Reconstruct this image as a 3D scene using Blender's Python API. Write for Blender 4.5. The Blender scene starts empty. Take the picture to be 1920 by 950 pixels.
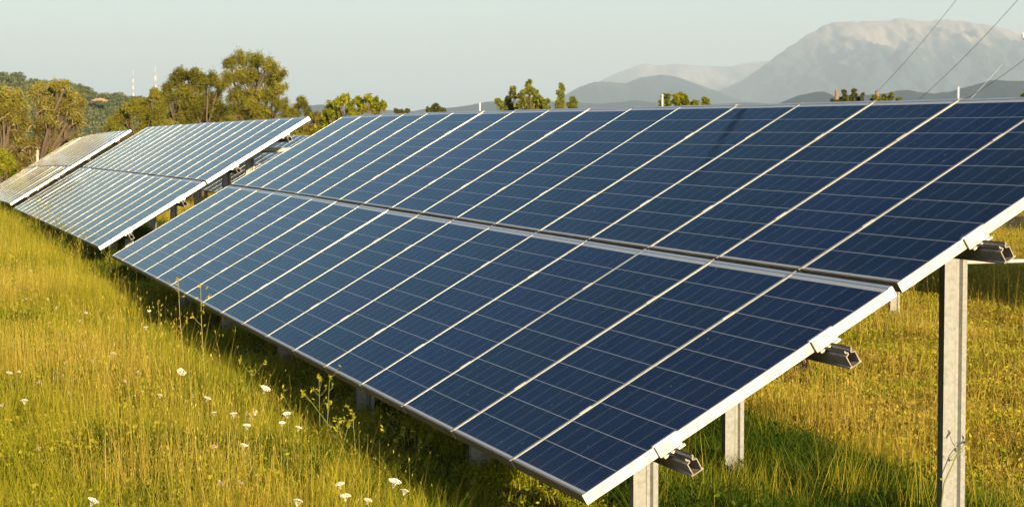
import bpy, math, random
import numpy as np
from mathutils import Vector, Matrix, noise

random.seed(7)
RNG = np.random.default_rng(7)
SC = bpy.context.scene
COL = SC.collection
R = math.radians

# ------------------------------------------------------------------ camera
ZO = 0.45                                   # height of the near array's low edge above the grass roots
F_PX = 3840.5                               # focal length in pixels of a 1920-wide frame
CW = np.array([24.88858, -2.787073, 1.501461 + ZO])
RW = np.array([[0.3000548, 0.9539217, -0.0007292],
               [0.0570391, -0.0187046, -0.9981967],
               [-0.9522151, 0.2994722, -0.0600233]])
cam_d = bpy.data.cameras.new('camera')
cam = bpy.data.objects.new('camera', cam_d); COL.objects.link(cam)
cam.matrix_world = Matrix(((RW[0][0], -RW[1][0], -RW[2][0], CW[0]),
                           (RW[0][1], -RW[1][1], -RW[2][1], CW[1]),
                           (RW[0][2], -RW[1][2], -RW[2][2], CW[2]),
                           (0, 0, 0, 1)))
cam_d.sensor_width = 36.0
cam_d.lens = 36.0 * F_PX / 1920.0
cam_d.clip_start = 0.1
cam_d.clip_end = 60000
cam_d.dof.use_dof = True
cam_d.dof.focus_distance = 12.0
cam_d.dof.aperture_fstop = 14.0
SC.camera = cam

# ------------------------------------------------------------------ world, sun, exposure
SUN_EL, SUN_AZ = R(16.0), R(-4.5)            # azimuth measured from +X towards -Y
world = bpy.data.worlds.new('World'); SC.world = world
world.use_nodes = True
wn = world.node_tree.nodes; wl = world.node_tree.links
sky = wn.new('ShaderNodeTexSky'); sky.sky_type = 'NISHITA'
sky.sun_disc = False
sky.sun_elevation = SUN_EL
sky.sun_rotation = R(90) + SUN_AZ
sky.altitude = 100
sky.air_density = 1.0; sky.dust_density = 1.3; sky.ozone_density = 2.1
bg = wn['Background']; bg.inputs['Strength'].default_value = 0.068
wl.new(sky.outputs['Color'], bg.inputs['Color'])

sun_d = bpy.data.lights.new('sun', 'SUN')
sun_d.energy = 5.0; sun_d.angle = R(0.5); sun_d.color = (1.0, 0.80, 0.50)
sun = bpy.data.objects.new('sun', sun_d); COL.objects.link(sun)
sdir = Vector((math.cos(SUN_EL) * math.cos(SUN_AZ), -math.cos(SUN_EL) * math.sin(SUN_AZ), math.sin(SUN_EL)))
sun.rotation_euler = (-sdir).to_track_quat('-Z', 'Y').to_euler()
sun.location = (40, 0, 30)

SC.view_settings.view_transform = 'Standard'
SC.view_settings.look = 'None'
SC.view_settings.gamma = 1.0
SC.view_settings.use_curve_mapping = False
SC.view_settings.exposure = 1.3
SC.render.engine = 'CYCLES'
cy = SC.cycles
cy.use_denoising = True
cy.max_bounces = 5; cy.diffuse_bounces = 2; cy.glossy_bounces = 2
cy.transmission_bounces = 2; cy.transparent_max_bounces = 4; cy.volume_bounces = 0
cy.caustics_reflective = False; cy.caustics_refractive = False
cy.sample_clamp_indirect = 4

# ------------------------------------------------------------------ helpers
def ray(px, py):
    d = np.array([(px - 960) / F_PX, (py - 475) / F_PX, 1.0])
    return RW.T @ d
def at(px, py, depth):                      # point of the place seen at a photo pixel, a given distance off
    return CW + ray(px, py) * depth
def at_z(px, py, z):
    d = ray(px, py); return CW + d * ((z - CW[2]) / d[2])
def proj(X):
    Y = (np.asarray(X) - CW) @ RW.T
    return np.c_[960 + F_PX * Y[:, 0] / Y[:, 2], 475 + F_PX * Y[:, 1] / Y[:, 2], Y[:, 2]]

def sstep(x, a, b):
    t = np.clip((np.asarray(x, float) - a) / (b - a), 0, 1); return t * t * (3 - 2 * t)
def ground_z(x, y):
    x = np.asarray(x, float); y = np.asarray(y, float)
    g = -0.012 * np.clip(-x - 14, 0, 45) - 0.20 * sstep(y, 0.5, 2.1)
    g = g + 0.03 * np.sin(x * 0.9 + 1.3) * np.sin(y * 1.1 + .4) + 0.02 * np.sin(x * 2.3 - y * 1.7)
    return g

def mesh_obj(name, verts, faces, mat=None, parent=None, mats=None, smooth=False, tint=None, fmat=None, uv=None):
    verts = np.asarray(verts, float).reshape(-1, 3)
    me = bpy.data.meshes.new(name)
    if isinstance(faces, np.ndarray):
        n, k = faces.shape
        me.vertices.add(len(verts)); me.vertices.foreach_set('co', verts.ravel())
        me.loops.add(n * k); me.loops.foreach_set('vertex_index', faces.astype(np.int32).ravel())
        me.polygons.add(n)
        me.polygons.foreach_set('loop_start', np.arange(0, n * k, k, dtype=np.int32))
        me.polygons.foreach_set('loop_total', np.full(n, k, dtype=np.int32))
        me.update(calc_edges=True)
    else:
        me.from_pydata(verts.tolist(), [], faces); me.update()
    for m in (mats or ([mat] if mat else [])): me.materials.append(m)
    if fmat is not None: me.polygons.foreach_set('material_index', np.asarray(fmat, np.int32))
    if smooth: me.polygons.foreach_set('use_smooth', np.ones(len(me.polygons), bool))
    if tint is not None:
        at_ = me.attributes.new('tint', 'FLOAT', 'POINT'); at_.data.foreach_set('value', np.asarray(tint, np.float32))
    if uv is not None:
        u = me.uv_layers.new(name='UVMap'); li = np.zeros(len(me.loops), np.int32); me.loops.foreach_get('vertex_index', li)
        u.data.foreach_set('uv', np.asarray(uv, np.float32)[li].ravel())
    o = bpy.data.objects.new(name, me); COL.objects.link(o)
    if parent: o.parent = parent
    return o
def empty(name, loc, label=None, cat=None, group=None):
    o = bpy.data.objects.new(name, None); COL.objects.link(o); o.location = loc; o.empty_display_size = .2
    return tag(o, label, cat, group)
def tag(o, label=None, cat=None, group=None, kind=None):
    if label: o['label'] = label
    if cat: o['category'] = cat
    if group: o['group'] = group
    if kind: o['kind'] = kind
    return o
def dup(o, parent, m):
    c = o.copy(); COL.objects.link(c); c.parent = parent; c.matrix_local = m; return c

class MB:                                   # collects faces for one mesh
    def __init__(s): s.v = []; s.f = []
    def box(s, x0, x1, y0, y1, z0, z1):
        b = len(s.v)
        s.v += [(x0,y0,z0),(x1,y0,z0),(x1,y1,z0),(x0,y1,z0),(x0,y0,z1),(x1,y0,z1),(x1,y1,z1),(x0,y1,z1)]
        s.f += [tuple(b+i for i in q) for q in ((0,3,2,1),(4,5,6,7),(0,1,5,4),(1,2,6,5),(2,3,7,6),(3,0,4,7))]
    def tube(s, pts, rad, n=6, cap=True):
        pts = [Vector(p) for p in pts]; b = len(s.v)
        rad = rad if hasattr(rad, '__len__') else [rad] * len(pts)
        up = None
        for i, p in enumerate(pts):
            d = (pts[min(i+1, len(pts)-1)] - pts[max(i-1, 0)]).normalized()
            if up is None: up = d.orthogonal().normalized()
            up = (up - d * up.dot(d)).normalized(); w = d.cross(up)
            for k in range(n):
                a = 2 * math.pi * k / n
                s.v.append(tuple(p + (up * math.cos(a) + w * math.sin(a)) * rad[i]))
        for i in range(len(pts) - 1):
            for k in range(n):
                k2 = (k + 1) % n
                s.f.append((b+i*n+k, b+i*n+k2, b+(i+1)*n+k2, b+(i+1)*n+k))
        if cap:
            s.f.append(tuple(b + k for k in range(n))[::-1]); e = b + (len(pts)-1)*n
            s.f.append(tuple(e + k for k in range(n)))
    def obj(s, name, mat, parent=None, smooth=False): return mesh_obj(name, s.v, s.f, mat, parent, smooth=smooth)

# ------------------------------------------------------------------ materials
def new_mat(name):
    m = bpy.data.materials.new(name); m.use_nodes = True
    nt = m.node_tree; return m, nt.nodes, nt.links, nt.nodes['Principled BSDF'], nt.nodes['Material Output']
def math_(n, l, op, a, b=None, c=None):
    k = n.new('ShaderNodeMath'); k.operation = op
    for i, v in enumerate((a, b, c)):
        if v is None: continue
        if isinstance(v, (int, float)): k.inputs[i].default_value = v
        else: l.new(v, k.inputs[i])
    return k.outputs[0]
def noise_(n, l, vec, scale, detail=3, rough=.55):
    k = n.new('ShaderNodeTexNoise'); k.inputs['Scale'].default_value = scale
    k.inputs['Detail'].default_value = detail; k.inputs['Roughness'].default_value = rough
    if vec is not None: l.new(vec, k.inputs['Vector'])
    return k.outputs['Fac']
def ramp_(n, l, fac, stops):
    k = n.new('ShaderNodeValToRGB'); e = k.color_ramp.elements
    while len(e) < len(stops): e.new(.5)
    for x, (p, c) in zip(e, stops):
        x.position = p; x.color = (*c, 1) if len(c) == 3 else c
    l.new(fac, k.inputs[0]); return k.outputs[0]
def mix_(n, l, fac, a, b):
    k = n.new('ShaderNodeMix'); k.data_type = 'RGBA'
    for i, v in ((0, fac), (6, a), (7, b)):
        if isinstance(v, (int, float)): k.inputs[i].default_value = v
        elif isinstance(v, tuple): k.inputs[i].default_value = (*v, 1)
        else: l.new(v, k.inputs[i])
    return k.outputs[2]
def metal(name, c1, c2, rough, metallic, scale=9, bump=0.0):
    m, n, l, p, o = new_mat(name)
    g = n.new('ShaderNodeNewGeometry')
    f = noise_(n, l, g.outputs['Position'], scale, 5, .65)
    l.new(ramp_(n, l, f, [(.3, c1), (.7, c2)]), p.inputs['Base Color'])
    p.inputs['Metallic'].default_value = metallic
    l.new(math_(n, l, 'MULTIPLY_ADD', f, .25, rough - .12), p.inputs['Roughness'])
    if bump:
        b = n.new('ShaderNodeBump'); b.inputs['Strength'].default_value = bump; b.inputs['Distance'].default_value = .01
        l.new(f, b.inputs['Height']); l.new(b.outputs[0], p.inputs['Normal'])
    return m
M_ALU = metal('aluminium', (.26, .26, .26), (.36, .355, .35), .5, .2, 14)
M_FRAME = metal('frame_aluminium', (.56, .54, .50), (.66, .64, .60), .40, .85, 20)
M_SILL = metal('shaded_lower_bar', (.10, .075, .045), (.22, .18, .12), .55, .2, 9)  # lower frame bar: shade and reflected grass painted in as brown
M_STRIP = metal('strip_aluminium', (.15, .152, .155), (.235, .235, .235), .6, .1, 30)
M_RAIL = metal('rail_aluminium', (.20, .17, .13), (.36, .32, .27), .6, .3, 25)
M_BEAM = metal('beam_steel', (.20, .20, .19), (.28, .28, .26), .6, .3, 8)
def galvanised():
    m, n, l, p, o = new_mat('galvanised_steel')
    g = n.new('ShaderNodeNewGeometry')
    f = noise_(n, l, g.outputs['Position'], 35, 4, .7); f2 = noise_(n, l, g.outputs['Position'], 7, 6, .7)
    base = ramp_(n, l, f, [(.25, (.17, .17, .155)), (.5, (.25, .25, .23)), (.75, (.32, .315, .29))])
    rust = ramp_(n, l, f2, [(.66, (0, 0, 0)), (.74, (1, 1, 1))])
    l.new(mix_(n, l, math_(n, l, 'MULTIPLY', rust, .55), base, (.30, .16, .07)), p.inputs['Base Color'])
    p.inputs['Metallic'].default_value = .15; p.inputs['Roughness'].default_value = .55
    return m
M_GALV = galvanised()
def plain(name, c, rough=.7):
    m, n, l, p, o = new_mat(name)
    g = n.new('ShaderNodeNewGeometry'); f = noise_(n, l, g.outputs['Position'], 6, 3)
    l.new(ramp_(n, l, f, [(.3, tuple(x*.8 for x in c)), (.7, c)]), p.inputs['Base Color'])
    p.inputs['Roughness'].default_value = rough; return m
M_BACK = plain('backsheet', (.55, .55, .53)); M_WHITE = plain('white_paint', (.72, .70, .64), .5)
M_WOOD = plain('weathered_wood', (.22, .15, .10)); M_WIRE = plain('cable', (.10, .105, .105), .5)
M_GUY = plain('guy_wire', (.6, .58, .52), .4); M_RED = plain('red_paint', (.50, .27, .21), .5)

# solar glass: poly-crystalline cells under glass, thin silver cell gaps, dust
CELL = .1605; CELLV = .1572; CX0, CY0 = -3 * CELL, .024
def cell_mat():
    m, n, l, p, o = new_mat('solar_glass')
    uv = n.new('ShaderNodeUVMap'); sep = n.new('ShaderNodeSeparateXYZ'); l.new(uv.outputs[0], sep.inputs[0])
    x, y = sep.outputs[0], sep.outputs[1]
    u = math_(n, l, 'DIVIDE', math_(n, l, 'SUBTRACT', x, CX0), CELL)
    v = math_(n, l, 'DIVIDE', math_(n, l, 'SUBTRACT', y, CY0), CELLV)
    fu = math_(n, l, 'PINGPONG', u, .5); fv = math_(n, l, 'PINGPONG', v, .5)    # 0 on a cell border
    gu = math_(n, l, 'LESS_THAN', fu, .0013 / CELL); gv = math_(n, l, 'LESS_THAN', fv, .0022 / CELL)
    gap = math_(n, l, 'MAXIMUM', math_(n, l, 'MULTIPLY', gu, .9), gv)
    # faint bus bars, three to a cell
    b = math_(n, l, 'PINGPONG', math_(n, l, 'MULTIPLY_ADD', u, 3.0, .5), .5)
    bus = math_(n, l, 'MULTIPLY', math_(n, l, 'LESS_THAN', b, .0006 / CELL * 3), .24)
    gap = math_(n, l, 'MAXIMUM', gap, bus)
    # outside the cell field: pale back sheet
    inx = math_(n, l, 'LESS_THAN', math_(n, l, 'ABSOLUTE', x), 3 * CELL)
    iny = math_(n, l, 'LESS_THAN', math_(n, l, 'ABSOLUTE', math_(n, l, 'SUBTRACT', v, 5.0)), 5.0)
    out = math_(n, l, 'SUBTRACT', 1.0, math_(n, l, 'MULTIPLY', inx, iny))
    # per-cell tint and crystal grain
    cid = n.new('ShaderNodeCombineXYZ')
    l.new(math_(n, l, 'FLOOR', u), cid.inputs[0]); l.new(math_(n, l, 'FLOOR', v), cid.inputs[1])
    oi = n.new('ShaderNodeObjectInfo'); l.new(oi.outputs['Random'], cid.inputs[2])
    wn_ = n.new('ShaderNodeTexWhiteNoise'); wn_.noise_dimensions = '3D'; l.new(cid.outputs[0], wn_.inputs['Vector'])
    vo = n.new('ShaderNodeTexVoronoi'); vo.inputs['Scale'].default_value = 70; l.new(uv.outputs[0], vo.inputs['Vector'])
    vs = n.new('ShaderNodeSeparateColor'); l.new(vo.outputs['Color'], vs.inputs[0])
    t = math_(n, l, 'MULTIPLY_ADD', wn_.outputs['Value'], .35, math_(n, l, 'MULTIPLY', vs.outputs[0], .45))
    cellc = ramp_(n, l, t, [(0, (.0025, .008, .029)), (.8, (.006, .019, .055))])
    bc = n.new('ShaderNodeHueSaturation'); l.new(cellc, bc.inputs['Color'])
    l.new(math_(n, l, 'MULTIPLY_ADD', oi.outputs['Random'], .5, .75), bc.inputs['Value']); l.new(math_(n, l, 'MULTIPLY_ADD', oi.outputs['Random'], .03, .485), bc.inputs['Hue'])
    c = mix_(n, l, gap, bc.outputs[0], (.26, .27, .28))
    c = mix_(n, l, out, c, (.40, .41, .42))
    # dust film: a little everywhere, more along the low edge of the module and in run marks
    g = n.new('ShaderNodeNewGeometry')
    sc_ = n.new('ShaderNodeVectorMath'); sc_.operation = 'MULTIPLY'; sc_.inputs[1].default_value = (1, .35, .35)
    l.new(g.outputs['Position'], sc_.inputs[0])
    d1 = noise_(n, l, sc_.outputs[0], 2.2, 5, .6); d2 = noise_(n, l, g.outputs['Position'], 38, 2, .5)
    low = math_(n, l, 'SUBTRACT', 1.0, math_(n, l, 'MULTIPLY', y, 9.0), None)
    low = math_(n, l, 'MAXIMUM', low, 0.0)
    dust = math_(n, l, 'MULTIPLY_ADD', ramp_(n, l, d1, [(.35, (0, 0, 0)), (.75, (1, 1, 1))]), .022, .003)
    dust = math_(n, l, 'MULTIPLY_ADD', math_(n, l, 'MULTIPLY', low, d1), .05, dust)
    spk = math_(n, l, 'MULTIPLY', math_(n, l, 'GREATER_THAN', d2, .745), .45)
    dust = math_(n, l, 'ADD', dust, spk)
    c = mix_(n, l, dust, c, (.34, .30, .24))
    # glass with an anti-reflective coating: weak mirror face on, strong at grazing angles; one wet run mark cuts the gloss
    n.remove(p); df = n.new('ShaderNodeBsdfDiffuse'); gl = n.new('ShaderNodeBsdfGlossy'); mx = n.new('ShaderNodeMixShader')
    l.new(c, df.inputs[0]); l.new(math_(n, l, 'MULTIPLY_ADD', d1, .14, .05), gl.inputs['Roughness']);     fr = n.new('ShaderNodeFresnel'); fr.inputs['IOR'].default_value = 1.42
    fac = math_(n, l, 'POWER', fr.outputs[0], 1.9)
    l.new(mix_(n, l, math_(n, l, 'MINIMUM', math_(n, l, 'MULTIPLY', fac, 2.2), 1.0), (.50, .80, 1.0), (.92, .97, .95)), gl.inputs[0])   # bluish coating, neutral at grazing angles
    ps = n.new('ShaderNodeSeparateXYZ'); l.new(g.outputs['Position'], ps.inputs[0])
    wob = math_(n, l, 'MULTIPLY_ADD', math_(n, l, 'SUBTRACT', d1, .5), .10, ps.outputs[0])
    dl = math_(n, l, 'ADD', math_(n, l, 'MULTIPLY', math_(n, l, 'SUBTRACT', wob, 12.3), .627), math_(n, l, 'MULTIPLY', math_(n, l, 'SUBTRACT', ps.outputs[1], 2.81), .779))
    core = math_(n, l, 'SUBTRACT', 1.0, math_(n, l, 'DIVIDE', math_(n, l, 'ABSOLUTE', dl), .060)); core = math_(n, l, 'MAXIMUM', core, 0.0)
    al = n.new('ShaderNodeMapRange'); al.inputs[1].default_value = 1.85; al.inputs[2].default_value = 2.55; l.new(ps.outputs[1], al.inputs[0])
    nearx = math_(n, l, 'LESS_THAN', math_(n, l, 'ABSOLUTE', math_(n, l, 'SUBTRACT', ps.outputs[0], 12.9)), 1.0)
    run = math_(n, l, 'MULTIPLY', math_(n, l, 'MULTIPLY', core, al.outputs[0]), nearx)
    fac = math_(n, l, 'MULTIPLY', fac, math_(n, l, 'SUBTRACT', 1.0, math_(n, l, 'MULTIPLY', run, .75)))
    l.new(fac, mx.inputs[0]); l.new(df.outputs[0], mx.inputs[1]); l.new(gl.outputs[0], mx.inputs[2]); l.new(mx.outputs[0], o.inputs[0])
    return m
M_CELL = cell_mat()

def leaf_mat(name, stops, trans=.35, nscale=.6, namt=.35):
    m = bpy.data.materials.new(name); m.use_nodes = True
    n = m.node_tree.nodes; l = m.node_tree.links; n.remove(n['Principled BSDF']); o = n['Material Output']
    a = n.new('ShaderNodeAttribute'); a.attribute_name = 'tint'
    g = n.new('ShaderNodeNewGeometry'); oi = n.new('ShaderNodeObjectInfo')
    f = noise_(n, l, g.outputs['Position'], nscale, 3, .6)
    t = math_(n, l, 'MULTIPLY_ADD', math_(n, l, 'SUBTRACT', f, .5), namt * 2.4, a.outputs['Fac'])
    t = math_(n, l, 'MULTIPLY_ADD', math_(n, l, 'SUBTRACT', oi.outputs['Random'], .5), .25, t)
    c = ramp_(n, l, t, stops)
    d = n.new('ShaderNodeBsdfDiffuse'); tr = n.new('ShaderNodeBsdfTranslucent'); mx = n.new('ShaderNodeMixShader')
    l.new(c, d.inputs[0]); l.new(c, tr.inputs[0]); mx.inputs[0].default_value = trans
    l.new(d.outputs[0], mx.inputs[1]); l.new(tr.outputs[0], mx.inputs[2]); l.new(mx.outputs[0], o.inputs[0])
    return m

# ------------------------------------------------------------------ setting: ground
def spaced(lo, a, b, hi, step, n):
    left = a - np.geomspace(step, a - lo, n)[::-1]; right = b + np.geomspace(step, hi - b, n)
    return np.r_[left, np.arange(a, b + .01, step), right]
gx = spaced(-30000, -45, 20, 9000, .5, 28); gy = spaced(-20000, -8, 14, 20000, .5, 28)
GX, GY = np.meshgrid(gx, gy, indexing='ij')
GZ = ground_z(GX, GY) - .01
nx, ny = len(gx), len(gy)
idx = np.arange(nx * ny).reshape(nx, ny)
gf = np.stack([idx[:-1, :-1], idx[1:, :-1], idx[1:, 1:], idx[:-1, 1:]], -1).reshape(-1, 4)
def ground_mat():
    m, n, l, p, o = new_mat('meadow_soil')
    g = n.new('ShaderNodeNewGeometry')
    f1 = noise_(n, l, g.outputs['Position'], .35, 4, .6); f2 = noise_(n, l, g.outputs['Position'], 9, 4, .7)
    c = mix_(n, l, ramp_(n, l, f1, [(.35, (0, 0, 0)), (.65, (1, 1, 1))]), (.05, .045, .014), (.10, .075, .028))
    c = mix_(n, l, ramp_(n, l, f2, [(.3, (0, 0, 0)), (.7, (1, 1, 1))]), (.030, .022, .010), c)
    l.new(c, p.inputs['Base Color']); p.inputs['Roughness'].default_value = 1; p.inputs['Specular IOR Level'].default_value = .1
    return m
tag(mesh_obj('ground', np.stack([GX, GY, GZ], -1).reshape(-1, 3), gf, ground_mat(), smooth=True), kind='structure')

# ------------------------------------------------------------------ setting: mountains and hills
def interp_ridge(pts, n):
    p = np.array(pts, float); xs = np.linspace(p[0, 0], p[-1, 0], n); return xs, np.interp(xs, p[:, 0], p[:, 1])
def fbm(x, y, z, oct_=5):
    return noise.fractal(Vector((x, y, z)), 0.9, 2.1, oct_)
def ridge_terrain(name, pts, depth, width, mat, nrows=46, ncols=240, amp=.22, seed=0.0, jag=1.5, front=1.0):
    xs, ys = interp_ridge(pts, ncols)
    ts = np.r_[np.linspace(-1, 0, nrows), np.linspace(0, 1, 9)[1:]]
    V = np.zeros((ncols, len(ts), 3))
    fw = np.array([RW[2][0], RW[2][1], 0]); fw /= np.linalg.norm(fw)
    for i, (px, py) in enumerate(zip(xs, ys)):
        py += jag * fbm(px * .05, seed, 1.0) - jag * .2
        top = at(px, py, depth); h = max(top[2] + 4, 2.0)
        for j, t in enumerate(ts):
            s = 1 - abs(t); base = s ** 1.15 if t < 0 else s
            q = fbm(px * .012 + seed, t * 4.0, seed * 2.1, 6)
            r = 1 - abs(fbm(px * .022 + q * .5 + t * 1.2, t * 3.6, seed + 7, 6)) * 2
            z = h * (base * (1 + amp * .55 * q * (1 - s ** 3)) + amp * .42 * (r - .6) * s * (1 - s ** 4))
            X = top + fw * (t * width * (front if t < 0 else 1))
            V[i, j] = (X[0], X[1], min(z, 540, h * (.02 + .98 * max(s, 0) ** .55)) - 4)
    id_ = np.arange(ncols * len(ts)).reshape(ncols, -1)
    f = np.stack([id_[:-1, :-1], id_[1:, :-1], id_[1:, 1:], id_[:-1, 1:]], -1).reshape(-1, 4)
    o = mesh_obj(name, V.reshape(-1, 3), f, mat, smooth=True); tag(o, kind='structure'); return o
def mountain_mat(name, hi, lo_c, z0, z1, nsc):
    m, n, l, p, o = new_mat(name)
    g = n.new('ShaderNodeNewGeometry'); s = n.new('ShaderNodeSeparateXYZ'); l.new(g.outputs['Position'], s.inputs[0])
    dp = n.new('ShaderNodeVectorMath'); dp.operation = 'DOT_PRODUCT'; dp.inputs[1].default_value = (.3, .954, .75); l.new(g.outputs['Position'], dp.inputs[0])
    gv_ = n.new('ShaderNodeCombineXYZ'); l.new(math_(n, l, 'MULTIPLY', dp.outputs['Value'], 3.2), gv_.inputs[0]); l.new(math_(n, l, 'MULTIPLY', s.outputs[2], 1.5), gv_.inputs[1])
    fg = noise_(n, l, gv_.outputs[0], nsc * 1.1, 7, .68)
    f = math_(n, l, 'MULTIPLY_ADD', noise_(n, l, g.outputs['Position'], nsc * .7, 5, .6), .45, math_(n, l, 'MULTIPLY', fg, .55))
    f3 = noise_(n, l, g.outputs['Position'], nsc * 5, 4, .6)
    mr = n.new('ShaderNodeMapRange'); mr.inputs[1].default_value = z0; mr.inputs[2].default_value = z1
    l.new(s.outputs[2], mr.inputs[0])
    t = math_(n, l, 'MULTIPLY_ADD', math_(n, l, 'SUBTRACT', f, .5), 3.6, mr.outputs[0])
    t = math_(n, l, 'MULTIPLY_ADD', math_(n, l, 'SUBTRACT', f3, .5), .7, t)
    c = ramp_(n, l, t, [(.25, lo_c), (.6, tuple((a + b) / 2 for a, b in zip(lo_c, hi))), (.85, hi)])
    scar = ramp_(n, l, f3, [(.66, (0, 0, 0)), (.72, (1, 1, 1))])
    c = mix_(n, l, math_(n, l, 'MULTIPLY', scar, .7), c, tuple(min(.6, x * 1.5) for x in hi))
    l.new(c, p.inputs['Base Color']); p.inputs['Roughness'].default_value = 1; p.inputs['Specular IOR Level'].default_value = 0
    return m
MM = mountain_mat('mountain_rock', (.30, .245, .20), (.035, .062, .058), 215, 430, .0026)
MF = mountain_mat('far_rock', (.36, .31, .26), (.12, .13, .10), 60, 420, .0015)
MH = mountain_mat('forested_slope', (.065, .080, .058), (.020, .040, .042), 30, 400, .006)
ridge_terrain('mountain', [(1180, 225), (1250, 205), (1335, 177), (1378, 158), (1412, 139), (1441, 117), (1465, 98), (1493, 79), (1517, 65),
    (1537, 52), (1558, 44), (1594, 41), (1642, 40), (1671, 40), (1680, 35.5), (1690, 33.5), (1702, 37), (1723, 41), (1745, 41),
    (1767, 37), (1779, 37), (1805, 42), (1834, 46), (1862, 49), (1891, 57), (1920, 67), (2000, 92), (2150, 130), (2400, 170), (2700, 225)],
    9000, 2600, MM, 90, 420, .50, 3.1, 2.6)
ridge_terrain('mountain', [(1000, 225), (1080, 180), (1124, 153), (1158, 137), (1192, 124), (1211, 120), (1230, 123), (1268, 121), (1307, 123),
    (1335, 125), (1364, 126), (1393, 120), (1431, 115), (1500, 112), (1600, 130)], 11500, 2400, MF, 34, 160, .25, 9.7, 1.0)
ridge_terrain('mountain', [(960, 235), (1030, 200), (1062, 177), (1086, 163), (1115, 154), (1144, 154), (1172, 157), (1201, 146), (1240, 140),
    (1268, 144), (1297, 154), (1326, 165), (1355, 175), (1383, 187), (1440, 205), (1500, 225)], 7200, 1500, MH, 34, 160, .25, 5.3, 1.0)
ridge_terrain('hill', [(480, 215), (540, 205), (600, 196), (640, 199), (700, 206), (775, 209), (792, 205), (850, 202), (883, 197), (913, 191),
    (960, 188), (1010, 190), (1080, 192), (1120, 195), (1163, 192), (1192, 188), (1220, 192), (1270, 198), (1340, 196), (1400, 192), (1470, 196), (1560, 205), (1640, 220)],
    4600, 700, MH, 22, 200, .2, 1.9, .8)
ridge_terrain('hill', [(1420, 215), (1470, 190), (1500, 179), (1528, 173), (1544, 172), (1555, 176), (1566, 182), (1600, 181), (1631, 178), (1666, 175),
    (1684, 169.5), (1703, 169), (1730, 174), (1754, 176), (1784, 172), (1817, 162), (1841, 156), (1859, 151), (1920, 152), (2000, 150), (2150, 170), (2300, 215)],
    2900, 500, MH, 26, 200, .2, 4.4, 1.2)
HILL = [(x_, y_ + 11) for x_, y_ in [(-420, 150), (-260, 122), (-150, 128), (0, 146), (13, 147), (29, 143), (38, 145), (59, 151), (84, 157), (118, 160), (147, 168), (164, 176),
        (179, 176), (200, 181), (221, 183), (242, 187), (290, 196), (330, 205), (380, 220), (440, 234)]]
hillo = ridge_terrain('hill', HILL, 520, 170, plain('hill_soil', (.07, .06, .035), 1), 26, 160, .12, 2.2, 1.0)

# ------------------------------------------------------------------ solar arrays
TILT = 0.5296936
BEND = (0.78765, -0.24691, -0.139825, -0.010776, 0.107039, -0.085503)
def surf_near(u, v, n=0.0):                 # u: 0 far end .. 17 near end, v up the slope, n off the panel
    s = u / 17.0; w = s * (1 - s); q = w * (2 * s - 1)
    X = u + BEND[0] * w + BEND[1] * q
    vv = v + BEND[2] * w + BEND[3] * q; nn = n + BEND[4] * w + BEND[5] * q
    return np.array([X, vv * math.cos(TILT) - nn * math.sin(TILT), vv * math.sin(TILT) + nn * math.cos(TILT) + ZO])
def surf_fit(x0, y0, z0, yaw, pit, tilt, bz, N=17):
    def S(u, v, n=0.0):
        k = N - u; s = k / 17.0
        a = np.array([-k, v * math.cos(tilt) - n * math.sin(tilt), v * math.sin(tilt) + n * math.cos(tilt) + bz * s * s])
        c, q = math.cos(pit), math.sin(pit); a = np.array([a[0] * c + a[2] * q, a[1], -a[0] * q + a[2] * c])
        c, q = math.cos(yaw), math.sin(yaw); a = np.array([a[0] * c - a[1] * q, a[0] * q + a[1] * c, a[2]])
        return a + np.array([x0, y0, z0 + ZO])
    return S
V_UP = 1.6665; P_LEN = 1.642
RAIL_V = (.42, 1.245, 2.085, 2.895)

def mat_from(O, X, Y, Z):
    return Matrix(((X[0], Y[0], Z[0], O[0]), (X[1], Y[1], Z[1], O[1]), (X[2], Y[2], Z[2], O[2]), (0, 0, 0, 1)))
def frame_at(S, u, v):
    O = S(u, v); X = S(u + .5, v) - S(u - .5, v); Y = S(u, v + .5) - S(u, v - .5)
    Y /= np.linalg.norm(Y); xl = np.linalg.norm(X); X /= xl; Z = np.cross(X, Y); Z /= np.linalg.norm(Z); Y = np.cross(Z, X)
    return O, X, Y, Z, xl

# shared meshes for the repeated pieces (nothing linked: copied into each array)
def shared_mesh(o):
    me = o.data; bpy.data.objects.remove(o); return me
hw = .4965
gv = [(-hw + .004, .009, 0), (hw - .004, .009, 0), (hw - .004, P_LEN - .012, 0), (-hw + .004, P_LEN - .012, 0)]
gv += [(x, y, -.008) for x, y, z in gv]
ME_GLASS = shared_mesh(mesh_obj('solar_panel', gv, [(0, 1, 2, 3), (7, 6, 5, 4), (0, 4, 5, 1), (1, 5, 6, 2), (2, 6, 7, 3), (3, 7, 4, 0)],
                                mats=[M_CELL, M_BACK], fmat=[0, 1, 1, 1, 1, 1], uv=[(x, y) for x, y, z in gv]))
b = MB()
FD = -.046
b.box(-hw, -hw + .005, 0, P_LEN, FD, .0012); b.box(hw - .005, hw, 0, P_LEN, FD, .0012)
b.box(-hw + .005, hw - .005, P_LEN - .019, P_LEN, FD, .0025)
b.box(-hw + .005, hw - .005, .012, .035, FD, FD + .002); b.box(-hw + .005, hw - .005, P_LEN - .055, P_LEN - .020, FD, FD + .002)
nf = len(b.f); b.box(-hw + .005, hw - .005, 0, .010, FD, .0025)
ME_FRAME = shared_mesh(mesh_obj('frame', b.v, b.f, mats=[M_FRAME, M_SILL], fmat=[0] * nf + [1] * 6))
b = MB()                                    # cover strip over the joint of two panels: a chamfered bar
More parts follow.
